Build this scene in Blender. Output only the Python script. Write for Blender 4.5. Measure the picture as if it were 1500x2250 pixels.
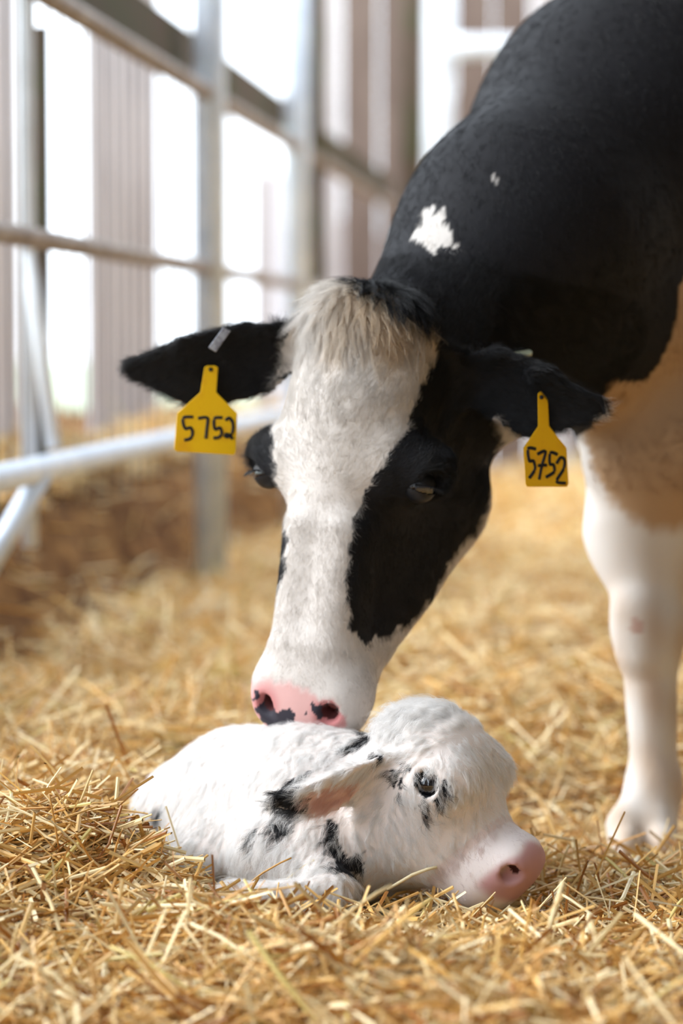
import bpy, math, random, time
import numpy as np
from mathutils import Vector, Matrix
T0 = time.time()
rng = np.random.default_rng(7); random.seed(7)
for o in list(bpy.data.objects): bpy.data.objects.remove(o)
scene = bpy.context.scene
COL = scene.collection
V = lambda *a: np.array(a, float)
def srgb(r, g, b):
    f = lambda c: (c/12.92 if c <= .04045 else ((c+.055)/1.055)**2.4)
    return (f(r/255), f(g/255), f(b/255))

# ------------------------------------------------------------------ camera, sky, light
FPX = 85/36*2250
CAMH = .657
PITCH = math.atan(375/FPX)
cam = bpy.data.cameras.new('camera'); camo = bpy.data.objects.new('camera', cam); COL.objects.link(camo)
camo.location = (0, 0, CAMH); camo.rotation_euler = (math.pi/2-PITCH, 0, 0)
cam.sensor_fit = 'VERTICAL'; cam.sensor_height = 36; cam.sensor_width = 24; cam.lens = 85
cam.clip_start = .05; cam.clip_end = 300
cam.dof.use_dof = True; cam.dof.focus_distance = 2.88; cam.dof.aperture_fstop = 2.3
scene.camera = camo
cp, sp = math.cos(PITCH), math.sin(PITCH)
def ray(px, py):
    u = (px-750)/FPX; v = (1125-py)/FPX
    return V(u, cp + v*sp, -sp + v*cp)
def W(px, py, Y):                     # photo pixel at world depth Y
    d = ray(px, py)
    return V(0, 0, CAMH) + d*(Y/d[1])
def project(P):
    P = np.asarray(P, float); x = P[..., 0]; y = P[..., 1]; z = P[..., 2]-CAMH
    zc = y*cp - z*sp; yc = y*sp + z*cp
    return 750 + FPX*x/zc, 1125 - FPX*yc/zc
def M(rpx, Y): return rpx*Y/FPX       # pixels at depth Y -> metres

w = bpy.data.worlds.new('sky'); scene.world = w; w.use_nodes = True
bg = w.node_tree.nodes['Background']; bg.inputs[0].default_value = (.82, .905, 1.0, 1); bg.inputs[1].default_value = 2.2
sun = bpy.data.lights.new('sun', 'SUN'); sun.energy = 2.0; sun.angle = math.radians(35); sun.color = (1, .98, .95)
suno = bpy.data.objects.new('sun', sun); COL.objects.link(suno)
suno.rotation_euler = Vector((.85, -.02, -.5)).to_track_quat('-Z', 'Y').to_euler()
vs = scene.view_settings
vs.view_transform = 'Standard'; vs.look = 'None'; vs.gamma = 1; vs.use_curve_mapping = False; vs.exposure = .76

# ------------------------------------------------------------------ materials
def mat(name, color, rough=.6, spec=.4, noise=None, attr=None, bump=None, metal=0, coat=0, sss=0, trans=None):
    m = bpy.data.materials.new(name); m.use_nodes = True
    nt = m.node_tree; b = nt.nodes['Principled BSDF']
    b.inputs['Base Color'].default_value = (*color, 1); b.inputs['Roughness'].default_value = rough
    b.inputs['Specular IOR Level'].default_value = spec; b.inputs['Metallic'].default_value = metal
    b.inputs['Coat Weight'].default_value = coat
    if sss:
        b.inputs['Subsurface Weight'].default_value = sss; b.inputs['Subsurface Radius'].default_value = (.02, .008, .005)
        b.inputs['Subsurface Scale'].default_value = .5
    src = None
    if attr:
        a = nt.nodes.new('ShaderNodeAttribute'); a.attribute_name = attr; src = a.outputs['Color']
    if noise:                         # (scale, second colour, stretch xyz, lo, hi)
        sc, c2, st, lo, hi = noise
        tc = nt.nodes.new('ShaderNodeTexCoord'); mp = nt.nodes.new('ShaderNodeMapping'); mp.inputs['Scale'].default_value = st
        n = nt.nodes.new('ShaderNodeTexNoise'); n.inputs['Scale'].default_value = sc; n.inputs['Detail'].default_value = 6
        r = nt.nodes.new('ShaderNodeValToRGB'); r.color_ramp.elements[0].position = lo; r.color_ramp.elements[1].position = hi
        r.color_ramp.elements[0].color = (*color, 1); r.color_ramp.elements[1].color = (*c2, 1)
        nt.links.new(tc.outputs['Object'], mp.inputs['Vector']); nt.links.new(mp.outputs[0], n.inputs['Vector'])
        nt.links.new(n.outputs['Fac'], r.inputs['Fac'])
        src = r.outputs['Color']
        if bump:
            bp = nt.nodes.new('ShaderNodeBump'); bp.inputs['Strength'].default_value = bump; bp.inputs['Distance'].default_value = .01
            nt.links.new(n.outputs['Fac'], bp.inputs['Height']); nt.links.new(bp.outputs[0], b.inputs['Normal'])
    if src: nt.links.new(src, b.inputs['Base Color'])
    return m
MT = {
 'skin': mat('hide', (.8, .7, .6), .7, .25, attr='col'),
 'fur': mat('fur', (.8, .8, .8), .5, .35, attr='hcol'),
 'eye': mat('eye', (.006, .006, .009), .04, .8, coat=1),
 'iris': mat('iris', (.03, .032, .04), .08, .6, coat=1),
 'pinkskin': mat('eye_rim', (.35, .16, .13), .35, .5),
 'straw': mat('straw', (.7, .5, .2), .42, .45, attr='col'),
 'soil': mat('straw_litter', srgb(178, 134, 76), .9, .1, (60, srgb(225, 190, 128), (1, 1, 1), .35, .65), bump=.6),
 'bank': mat('packed_bedding', srgb(92, 62, 38), .95, .1, (9, srgb(150, 112, 70), (1, 1, 1.5), .4, .7), bump=1),
 'board': mat('weathered_board', srgb(172, 162, 160), .85, .2, (7, srgb(208, 200, 198), (5, 5, .5), .3, .7), bump=.3),
 'boardb': mat('dark_board', srgb(105, 88, 80), .85, .2, (7, srgb(135, 118, 108), (5, 5, .5), .3, .7), bump=.3),
 'galv': mat('galvanised_steel', srgb(196, 208, 224), .45, .5, (14, srgb(222, 230, 240), (1, 1, 1), .35, .65), metal=.25),
 'rust': mat('rusty_pipe', srgb(120, 104, 92), .6, .4, (18, srgb(160, 148, 138), (1, 1, 1), .35, .65), metal=.2),
 'white': mat('white_paint', srgb(225, 230, 236), .5, .4, (10, srgb(205, 208, 212), (1, 1, 1), .4, .7)),
 'beam': mat('old_beam', srgb(84, 70, 58), .85, .2, (8, srgb(70, 72, 48), (1, 1, 1), .4, .7), bump=.3),
 'wire': mat('fence_wire', srgb(90, 92, 98), .5, .5, metal=.6),
 'roof': mat('roof_sheet', srgb(125, 120, 115), .6, .3, (4, srgb(140, 134, 126), (1, 1, 1), .4, .7)),
 'field': mat('field', srgb(150, 170, 150), .9, .1, (3, srgb(190, 195, 170), (1, 1, 1), .4, .6)),
 'tag': mat('yellow_plastic', srgb(248, 196, 12), .38, .5, (30, srgb(232, 165, 20), (1, 1, 1), .55, .85)),
 'ink': mat('black_marker', (.012, .014, .02), .5, .3),
 'steel': mat('ear_clip_steel', srgb(170, 172, 180), .35, .5, (200, srgb(130, 130, 138), (1, 1, 1), .4, .6), metal=.6),
 'button': mat('pale_plastic', srgb(214, 220, 190), .4, .4, (60, srgb(200, 206, 176), (1, 1, 1), .4, .6)),
 'lash': mat('lash', (.01, .01, .012), .5, .4),
}
nt = MT['fur'].node_tree; pb = nt.nodes['Principled BSDF']; tl = nt.nodes.new('ShaderNodeBsdfTranslucent'); mx = nt.nodes.new('ShaderNodeMixShader')
mx.inputs[0].default_value = .5; at_ = [n for n in nt.nodes if n.type == 'ATTRIBUTE'][0]
nt.links.new(at_.outputs['Color'], tl.inputs['Color']); nt.links.new(pb.outputs[0], mx.inputs[1]); nt.links.new(tl.outputs[0], mx.inputs[2])
nt.links.new(mx.outputs[0], nt.nodes['Material Output'].inputs[0]); pb.inputs['Specular IOR Level'].default_value = .8; pb.inputs['Roughness'].default_value = .42
# ------------------------------------------------------------------ mesh helpers
def meshobj(name, v, f, m, parent=None, smooth=True, col=None):
    me = bpy.data.meshes.new(name); me.from_pydata(np.asarray(v).tolist(), [], f if isinstance(f, list) else f.tolist())
    if m: me.materials.append(MT[m] if isinstance(m, str) else m)
    if smooth: me.polygons.foreach_set('use_smooth', np.ones(len(me.polygons), bool))
    if col is not None:
        a = me.attributes.new('col', 'FLOAT_COLOR', 'POINT')
        a.data.foreach_set('color', np.c_[col, np.ones(len(col))].astype(np.float32).ravel())
    me.update()
    o = bpy.data.objects.new(name, me); COL.objects.link(o)
    if parent: o.parent = parent
    return o
def tag(o, label, cat, group=None, kind=None):
    o['label'] = label; o['category'] = cat
    if group: o['group'] = group
    if kind: o['kind'] = kind
    return o
def struct(o): o['kind'] = 'structure'; return o
def box(c, sx, sy, sz, rz=0):
    c = V(*c); ca, sa = math.cos(rz), math.sin(rz); vs_ = []
    for x in (-1, 1):
        for y in (-1, 1):
            for z in (-1, 1):
                vs_.append((c[0]+ca*x*sx/2-sa*y*sy/2, c[1]+sa*x*sx/2+ca*y*sy/2, c[2]+z*sz/2))
    return vs_, [(0, 1, 3, 2), (4, 6, 7, 5), (0, 4, 5, 1), (2, 3, 7, 6), (0, 2, 6, 4), (1, 5, 7, 3)]
def tube(pts, rad, n=16, cap=True):
    pts = np.asarray(pts, float); rad = np.broadcast_to(rad, len(pts)); vs_ = []; fs = []
    for i, p in enumerate(pts):
        d = pts[min(i+1, len(pts)-1)]-pts[max(i-1, 0)]; d = d/np.linalg.norm(d)
        a = np.cross(d, V(0, 0, 1) if abs(d[2]) < .9 else V(1, 0, 0)); a /= np.linalg.norm(a); b = np.cross(d, a)
        for k in range(n):
            t = 2*math.pi*k/n; vs_.append(p+rad[i]*(math.cos(t)*a+math.sin(t)*b))
    for i in range(len(pts)-1):
        for k in range(n):
            k2 = (k+1) % n; fs.append((i*n+k, i*n+k2, (i+1)*n+k2, (i+1)*n+k))
    if cap: fs.append(tuple(range(n))[::-1]); fs.append(tuple((len(pts)-1)*n+k for k in range(n)))
    return vs_, fs
def sphere_mesh(c, r, ax=None, n=20):
    vs_ = []; fs = []
    for i in range(n+1):
        a = math.pi*i/n
        for j in range(2*n):
            b = math.pi*j/n
            vs_.append(V(math.sin(a)*math.cos(b), math.sin(a)*math.sin(b), math.cos(a))*r+c)
    for i in range(n):
        for j in range(2*n):
            j2 = (j+1) % (2*n); fs.append((i*2*n+j, (i+1)*2*n+j, (i+1)*2*n+j2, i*2*n+j2))
    return vs_, fs

# ------------------------------------------------------------------ implicit body modelling
def unit(a): a = np.asarray(a, float); return a/np.linalg.norm(a)
def smin(a, b, k):
    h = np.maximum(k-np.abs(a-b), 0)/k
    return np.minimum(a, b)-h*h*k*.25
class Body:
    def __init__(s, xs, ys, zs):
        s.xs, s.ys, s.zs = [np.asarray(a, np.float32) for a in (xs, ys, zs)]
        s.D = np.full((len(xs), len(ys), len(zs)), 1.0, np.float32)
        s.O = V(0, 0, 0); s.R = np.eye(3)
    def frame(s, O, R): s.O, s.R = O, R         # rows of R: local axes in world
    def world(s, p): return s.O + np.asarray(p, float) @ s.R
    def _put(s, lo, hi, fn, k, cut):
        sl = []
        for a, l, h in zip((s.xs, s.ys, s.zs), lo, hi):
            sl.append(slice(max(0, np.searchsorted(a, l)-1), min(len(a), np.searchsorted(a, h)+1)))
        if any(q.stop <= q.start for q in sl): return
        X = s.xs[sl[0]][:, None, None]-s.O[0]; Y = s.ys[sl[1]][None, :, None]-s.O[1]; Z = s.zs[sl[2]][None, None, :]-s.O[2]
        R = s.R.astype(np.float32)
        p = [X*R[i, 0]+Y*R[i, 1]+Z*R[i, 2] for i in range(3)]
        d = fn(*p).astype(np.float32); S = s.D[tuple(sl)]
        s.D[tuple(sl)] = -smin(-S, d, k) if cut else smin(S, d, k)
    def _bb(s, pts, r, k):
        P = np.array([s.world(p) for p in pts]); m = r+1.5*k+.03
        return P.min(0)-m, P.max(0)+m
    def cone(s, a, b, ra, rb, k=.03, cut=False):
        a, b = V(*a), V(*b); ab = b-a; L2 = max(ab@ab, 1e-9)
        def fn(x, y, z):
            x, y, z = x-a[0], y-a[1], z-a[2]
            t = np.clip((x*ab[0]+y*ab[1]+z*ab[2])/L2, 0, 1)
            return np.sqrt((x-t*ab[0])**2+(y-t*ab[1])**2+(z-t*ab[2])**2)-(ra+(rb-ra)*t)
        s._put(*s._bb([a, b], max(ra, rb), k), fn, k, cut)
    def ball(s, c, r, k=.03, cut=False): s.cone(c, c, r, r, k, cut)
    def ell(s, c, r, k=.03, cut=False, ax=None):
        c = V(*c); r = V(*r); A = np.eye(3) if ax is None else np.array([unit(q) for q in ax])
        def fn(x, y, z):
            x, y, z = x-c[0], y-c[1], z-c[2]
            q = [A[i, 0]*x+A[i, 1]*y+A[i, 2]*z for i in range(3)]
            k0 = np.sqrt((q[0]/r[0])**2+(q[1]/r[1])**2+(q[2]/r[2])**2)
            k1 = np.sqrt((q[0]/r[0]**2)**2+(q[1]/r[1]**2)**2+(q[2]/r[2]**2)**2)+1e-6
            return k0*(k0-1)/k1
        s._put(*s._bb([c], max(r), k), fn, k, cut)
    def leaf(s, pts, rad, nrm, flat, cup, k=.01):
        # a cupped ear blade: polyline axis, half-width per point, thickness = flat (metres), nrm = open side
        pts = np.array(pts, float); nrm = unit(nrm)
        def fn(x, y, z):
            best = None
            for i in range(len(pts)-1):
                a, ab = pts[i], pts[i+1]-pts[i]; n = nrm-ab*(nrm@ab)/(ab@ab); n = unit(n); sd = unit(np.cross(ab, n))
                X, Y, Z = x-a[0], y-a[1], z-a[2]
                t = np.clip((X*ab[0]+Y*ab[1]+Z*ab[2])/(ab@ab), 0, 1)
                X, Y, Z = X-t*ab[0], Y-t*ab[1], Z-t*ab[2]
                al = (X*ab[0]+Y*ab[1]+Z*ab[2])/math.sqrt(ab@ab)
                r = rad[i]+(rad[i+1]-rad[i])*t
                h = X*n[0]+Y*n[1]+Z*n[2]; w_ = X*sd[0]+Y*sd[1]+Z*sd[2]
                h = h-cup*(w_*w_)/np.maximum(r, .005)
                q = np.sqrt((w_/r)**2+(h/flat)**2+(al/np.minimum(r, .03))**2)
                d = (q-1)*np.minimum(flat, r)
                best = d if best is None else np.minimum(best, d)
            return best
        s._put(*s._bb(list(pts), max(rad)+.02, k), fn, k, False)
    def mesh(s, smooth=2):
        D = s.D; S = D < 0
        c = [(i, j, k) for i in (0, 1) for j in (0, 1) for k in (0, 1)]
        n = [q-1 for q in D.shape]
        cnt = np.zeros(n, np.int8)
        for i, j, k in c: cnt += S[i:i+n[0], j:j+n[1], k:k+n[2]]
        act = np.argwhere((cnt > 0) & (cnt < 8))
        idx = np.full(n, -1, np.int32); idx[tuple(act.T)] = np.arange(len(act))
        vals = np.stack([D[act[:, 0]+i, act[:, 1]+j, act[:, 2]+k] for i, j, k in c], 1)
        acc = np.zeros((len(act), 3)); num = np.zeros(len(act))
        for e in range(8):
            for g in range(e+1, 8):
                df = [abs(c[e][q]-c[g][q]) for q in range(3)]
                if sum(df) != 1: continue
                a, b = vals[:, e], vals[:, g]; m = (a < 0) != (b < 0)
                t = np.where(m, a/np.where(m, a-b, 1), 0)[:, None]
                p = np.array(c[e])+(np.array(c[g])-np.array(c[e]))*t
                acc += p*m[:, None]; num += m
        fr = acc/num[:, None]
        v = np.stack([ar[act[:, q]]+fr[:, q]*(ar[act[:, q]+1]-ar[act[:, q]]) for q, ar in enumerate((s.xs, s.ys, s.zs))], 1).astype(float)
        F = []
        for ax in range(3):
            o1, o2 = [q for q in range(3) if q != ax]
            sl0 = [slice(None)]*3; sl1 = [slice(None)]*3; sl0[ax] = slice(0, -1); sl1[ax] = slice(1, None)
            A, B = S[tuple(sl0)], S[tuple(sl1)]
            E = np.argwhere(A != B)
            E = E[(E[:, o1] > 0) & (E[:, o2] > 0) & (E[:, o1] < n[o1]) & (E[:, o2] < n[o2])]
            ins = A[tuple(E.T)]
            def cell(d1, d2):
                q = E.copy(); q[:, o1] -= d1; q[:, o2] -= d2; return idx[tuple(q.T)]
            quad = np.stack([cell(1, 1), cell(0, 1), cell(0, 0), cell(1, 0)], 1)
            flip = ins if ax != 1 else ~ins
            quad[~flip] = quad[~flip][:, ::-1]
            F.append(quad)
        F = np.concatenate(F)
        for it in range(smooth):
            e = np.concatenate([F[:, [0, 1]], F[:, [1, 2]], F[:, [2, 3]], F[:, [3, 0]]])
            deg = np.bincount(e.ravel(), minlength=len(v))[:, None]
            sm = np.stack([np.bincount(e[:, 0], v[e[:, 1], q], len(v))+np.bincount(e[:, 1], v[e[:, 0], q], len(v)) for q in range(3)], 1)/deg
            v = v + (.55 if it % 2 == 0 else -.57)*(sm-v)
        return v, F
    def dist(s, P):                              # nearest-sample lookup
        i = [np.clip(np.searchsorted(a, P[:, q]), 0, len(a)-1) for q, a in enumerate((s.xs, s.ys, s.zs))]
        return s.D[i[0], i[1], i[2]]
def axis_pts(*segs):                              # (start, stop, step) pieces of a graded grid axis
    out = []
    for a, b, st in segs: out.append(np.arange(a, b-st*.01, st))
    return np.concatenate(out+[[segs[-1][1]]])
def normals(v, F):
    n = np.cross(v[F[:, 2]]-v[F[:, 0]], v[F[:, 3]]-v[F[:, 1]]); N = np.zeros_like(v)
    for q in range(4):
        for d in range(3): N[:, d] += np.bincount(F[:, q], n[:, d], len(v))
    return N/np.maximum(np.linalg.norm(N, axis=1), 1e-12)[:, None]
def inpoly(px, py, poly):
    r = np.zeros(px.shape, bool); n = len(poly)
    for i in range(n):
        x1, y1 = poly[i]; x2, y2 = poly[(i+1) % n]
        if y1 == y2: continue
        c = (y1 > py) != (y2 > py)
        r ^= c & (px < (x2-x1)*(py-y1)/(y2-y1)+x1)
    return r
def wob(px, py, a=4):
    return (px+a*np.sin(py*.11+np.sin(px*.05)*2)+a*.6*np.sin(py*.31+1.3), py+a*np.sin(px*.13+1)+a*.6*np.sin(px*.29+py*.1))

# ------------------------------------------------------------------ ground shape
WL0, WLS = -1.09, .113                           # rail line: x = WL0 + WLS*y
def railx(y, off=0): return WL0-off*math.sqrt(1+WLS**2)+WLS*y
def sstep(a, b, x): t = np.clip((x-a)/(b-a), 0, 1); return t*t*(3-2*t)
def ground(x, y):
    x = np.asarray(x, float); y = np.asarray(y, float)
    z = .018*np.sin(x*7+1.3*np.sin(y*3.1))+.014*np.sin(y*8.3+x*4)+.014*np.sin(x*17+y*11)+.007*np.sin(x*5-y*23)
    z *= 1-.8*np.exp(-(((x-.25)/.35)**2+((y-2.95)/.4)**2))
    z -= .035+.12*np.exp(-(((x-.42)/.4)**2+((y-3.6)/.42)**2))+.035*np.exp(-(((x-.22)/.32)**2+((y-2.9)/.35)**2))
    z += .08*np.exp(-(((x+.32)/.16)**2+((y-2.92)/.16)**2))
    z -= .03*np.exp(-(((x+.1)/.25)**2+((y-3.0)/.2)**2))
    z += .05*np.exp(-(((x+.42)/.2)**2+((y-3.0)/.35)**2))
    d = (WL0+WLS*y-x)
    return z+.33*sstep(.1, .3, d)+.02*np.sin(y*5)*sstep(.1, .3, d)
gx = np.concatenate([np.arange(-2.6, 3.2, .05), np.arange(3.2, 6.7, .25)]); gy = np.concatenate([np.arange(-4.2, 1, .2), np.arange(1.0, 13, .06)])
GX, GY = np.meshgrid(gx, gy, indexing='ij'); GZ = ground(GX, GY)-.02
n1 = len(gy); ii, jj = np.meshgrid(np.arange(len(gx)-1), np.arange(n1-1), indexing='ij'); a = (ii*n1+jj).ravel()
FQ = np.stack([a, a+n1, a+n1+1, a+1], 1)
gv = np.stack([GX, GY, GZ], -1).reshape(-1, 3)
cx = gv[FQ].mean(1); isbank = (WL0+WLS*cx[:, 1]-cx[:, 0]) > .1
fl = meshobj('floor', gv, FQ[~isbank], 'soil'); struct(fl)
bk = meshobj('packed_bedding_bank', gv, FQ[isbank], 'bank')
tag(bk, 'brown bank of packed old bedding along the rail fence', 'bank', kind='structure')
# ------------------------------------------------------------------ barn shell
def wallpt(px, off):                              # where the pixel column meets the plane 'off' behind the rails
    u = (px-750)/(FPX*cp)
    X0 = WL0-off*math.sqrt(1+WLS**2); Y = X0/(u-WLS); return u*Y, Y
wl = bpy.data.objects.new('wall_left', None); COL.objects.link(wl); struct(wl)
WA = math.atan2(1, WLS)
def boards(x0, x1, z0, z1, off, m='board'):
    p, q = V(*wallpt(x0, off)), V(*wallpt(x1, off)); L = np.linalg.norm(q-p); n = max(1, round(L/.16)); 
    for i in range(n):
        c = p+(q-p)*(i+.5)/n
        dz = random.uniform(-.03, .03)
        v, f = box((c[0]+random.uniform(-.006, .006), c[1], (z0+z1+dz)/2), L/n-.006, .022, z1-z0+dz, WA)
        meshobj('board', v, f, m, wl, False)
OFF = .75
boards(-420, 42, .28, 2.2, OFF); boards(202, 346, .28, 2.6, OFF); boards(432, 503, .28, 2.6, OFF, 'boardb')
boards(562, 622, .28, 1.55, OFF); boards(646, 716, .28, 3.2, OFF, 'boardb'); boards(716, 790, .28, 1.45, OFF)
boards(790, 802, .28, 3.2, OFF); boards(802, 880, .28, 1.5, OFF); boards(880, 1010, .28, 3.4, OFF, 'boardb')
# back wall, right wall, roof, outside field
for i in range(30):                               # unseen boards added beside and behind the camera to block front-left light
    y = -4+i*.18; v, f = box((railx(y, OFF), y, 1.8), .174, .022, 3.2, WA); meshobj('board', v, f, 'board', wl, False)
wb = bpy.data.objects.new('wall_back', None); COL.objects.link(wb); struct(wb)
for i in range(34):
    v, f = box((-.1+i*.2, 12.9+.008*(i % 3), 1.6), .192, .03, 3.4); meshobj('board', v, f, 'boardb' if i % 3 else 'board', wb, False)
v, f = box((6.6, 4.4, 1.6), .1, 17.3, 3.6); struct(meshobj('wall_right', v, f, 'roof', smooth=False))
v, f = box((2.9, .6, 3.45), 7.6, 9.7, .08); struct(meshobj('ceiling', v, f, 'roof', smooth=False))  # unseen roof, ended early so sky lights the far straw and neck
v, f = box((2.9, -4.2, 1.6), 9, .1, 3.6); struct(meshobj('wall_front_added', v, f, 'roof', smooth=False))  # unseen wall added behind the camera to cut light from the front
struct(meshobj('ground_outside', [V(-64, -40, .18), V(railx(-40, .8), -40, .18), V(railx(12.95, .8), 12.95, .18), V(railx(60, .8), 60, .18), V(-64, 60, .18)], [(0, 1, 2, 3, 4)], 'field', smooth=False))

def post(px, Y, r, m, label, z1=3.3, px2=None, side=None):
    b = W(px, 750, Y); o = meshobj('steel_post', *tube([(b[0], Y, ground(b[0], Y)-.05), (b[0], Y, z1)], r, 24), m)
    return tag(o, label, 'post', 'round steel posts of the pen')
post(462, 6.5, .044, 'galv', 'round grey steel post standing in straw behind the spread black ear')
post(652, 8.27, .046, 'galv', 'pale steel post rising behind the white poll of the cow')
post(965, 14.8*.84, .075, 'white', 'white post nearest the black neck of the cow')
post(905, 10.9, .05, 'beam', 'dark brown post just left of the white post')
post(690, 8.9, .04, 'beam', 'narrow dark post close behind the pale steel post')
b = W(58, 300, 4.78)
o = meshobj('steel_post', *tube([(b[0], 4.78, .25), (b[0], 4.78, 2.2)], .016, 16), 'white'); tag(o, 'thin white upright pipe at the left edge of the fence', 'post', 'round steel posts of the pen')
o = meshobj('steel_post', *tube([W(90, 60, 4.9), W(92, 1080, 4.9)], .013, 12), 'beam'); tag(o, 'dark thin upright beside the thin white pipe', 'post', 'round steel posts of the pen')
def rail(z, r, m, label, off=0, y0=2.6, y1=12.6, name='pipe_rail', cat='rail', sag=0):
    ys = np.linspace(y0, y1, 12)
    o = meshobj(name, *tube([(railx(y, off), y, z+sag*math.sin(y*1.7)) for y in ys], r, 16), m)
    return tag(o, label, cat, 'horizontal rails of the pen fence')
rail(1.315, .022, 'rust', 'top horizontal pipe rail under the old wooden beam')
rail(.85, .02, 'rust', 'middle horizontal pipe rail of the fence')
rail(.415, .026, 'galv', 'lowest pale pipe rail just above the brown bank')
def beamv(z0, z1, off, wd, y0, y1):
    v = []
    for y in (y0, y1):
        for o_, z in ((off-wd/2, z0), (off+wd/2, z0), (off+wd/2, z1), (off-wd/2, z1)): v.append((railx(y, o_), y, z))
    return v, [(0, 3, 2, 1), (4, 5, 6, 7), (0, 1, 5, 4), (1, 2, 6, 5), (2, 3, 7, 6), (3, 0, 4, 7)]
o = meshobj('wooden_beam', *beamv(1.385, 1.5, .1, .05, 2.6, 12.6), 'beam', smooth=False); tag(o, 'dark mossy wooden beam running along above the top pipe rail', 'beam')
o = meshobj('leaning_pipe', *tube([W(62, 560, 4.72), W(84, 720, 4.72), W(118, 985, 4.72)], .015, 14), 'white'); tag(o, 'white pipe leaning against the fence between middle and lowest rail', 'pipe')
o = meshobj('diagonal_brace', *tube([W(-40, 1270, 4.45), W(92, 1040, 4.55)], .021, 16), 'galv'); tag(o, 'grey diagonal pipe brace below the lowest rail', 'brace')
o = meshobj('white_crossbar', *tube([W(985, 103, 12.3), W(1300, 103, 12.3)], .055, 16), 'white'); tag(o, 'thick white horizontal bar beside the black neck', 'bar')
o = meshobj('grey_crossbar', *tube([W(1000, 1036, 12.4), W(1500, 1036, 12.4)], .05, 16), 'rust'); tag(o, 'low grey bar at the far end of the straw', 'bar')
wp = bpy.data.objects.new('wire_panel', None); COL.objects.link(wp); tag(wp, 'panel of thin upright wires on the fence behind the rails', 'wire panel')
for i in range(26):
    y = 4.05+i*.11; meshobj('wire', *tube([(railx(y, .06), y, .3), (railx(y, .06), y, 1.33)], .0022, 6), 'wire', wp)

# ------------------------------------------------------------------ the cow
OC = W(762, 652, 3.09)
dn = unit(V(-.128, -.13, -.98)); th = math.radians(28)
lt = V(math.cos(th), -math.sin(th), -.128); lt = unit(lt-dn*(lt@dn)); dp = np.cross(dn, lt); dp = dp*np.sign(dp[1])
RC = np.array([lt, dn, dp])                       # local axes: lateral (cow's left), down the face, into the head
cow = Body(axis_pts((-.36, -.14, .0045), (-.14, .05, .0026), (.05, .4, .0042), (.4, .62, .008), (.62, 1.75, .025)),
           axis_pts((2.86, 3.1, .0032), (3.1, 3.36, .0045), (3.36, 3.66, .009), (3.66, 6.2, .03)),
           axis_pts((-.2, .12, .01), (.12, .27, .0026), (.27, .78, .0042), (.78, 1.7, .02)))
B = cow
I3 = np.eye(3); Z0 = V(0, 0, 0)
def px(b, x, y, Y): return tuple(W(x, y, Y))
# trunk, neck, legs (world space)
B.frame(Z0, I3)
N1, N2, N3 = W(915, 775, 3.24), W(1160, 530, 3.42), W(1395, 320, 3.66)
B.cone(N1, N2, .105, .158, .06); B.cone(N2, N3, .158, .225, .12)
B.cone(N1+V(.06, .02, -.06), N2+V(.12, .10, -.10), .075, .14, .06)
B.cone(N2+V(.10, .11, -.12), W(1480, 700, 3.76), .125, .2, .08)
B.cone(N3, (.72, 4.1, 1.12), .225, .27, .1)
B.ell(W(1565, 850, 3.74), (.215, .22, .235), .08)          # chest and brisket
B.ell(W(1450, 985, 3.5), (.115, .09, .115), .045)
B.ell((.68, 4.0, .92), (.29, .34, .36), .12); B.ell((.86, 4.6, .9), (.36, .55, .4), .15); B.ell((1.05, 5.3, .98), (.31, .42, .36), .15)
B.ell((1.06, 5.3, .62), (.16, .2, .16), .06)                # udder
B.cone((1.14, 5.72, 1.2), (1.2, 5.82, .5), .035, .02, .05)
# right front leg, in view
K1 = W(1425, 1390, 3.5); F1 = W(1437, 1720, 3.5)
B.cone(W(1450, 960, 3.64), W(1412, 1170, 3.54), .115, .082, .05); B.cone(W(1412, 1170, 3.54), K1+V(0, 0, .03), .079, .047, .03)
B.ell(K1, (.049, .052, .06), .03); B.cone(K1, F1, .042, .033, .025); B.cone(W(1395, 1340, 3.48), W(1408, 1430, 3.48), .028, .025, .03)
B.ell(F1, (.038, .042, .036), .025)
for dx in (-.021, .023):
    B.cone(F1+V(-.004+dx*.5, -.005, -.02), W(1408, 1815, 3.46)+V(dx, 0, 0), .028, .031, .02)
    B.ell(W(1408, 1850, 3.45)+V(dx*1.15, -.012, .004), (.024, .05, .028), .008)
for lx, ly, hind in ((.88, 3.72, 0), (.86, 5.35, 1), (1.27, 5.3, 1)):
    g = float(ground(lx, ly))
    if hind:
        B.cone((lx, ly+.02, .75), (lx, ly+.08, .55), .13, .085, .06); B.cone((lx, ly+.08, .55), (lx, ly+.22, .46), .075, .05, .04)
        B.cone((lx, ly+.22, .46), (lx, ly+.16, g+.14), .045, .036, .03)
        B.cone((lx, ly+.16, g+.14), (lx, ly+.1, g+.05), .04, .05, .03)
    else:
        B.cone((lx-.05, ly, .6), (lx, ly-.05, .33), .11, .055, .05); B.cone((lx, ly-.05, .33), (lx, ly-.05, g+.13), .048, .036, .03)
        B.cone((lx, ly-.05, g+.13), (lx, ly-.08, g+.05), .04, .05, .03)
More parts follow.
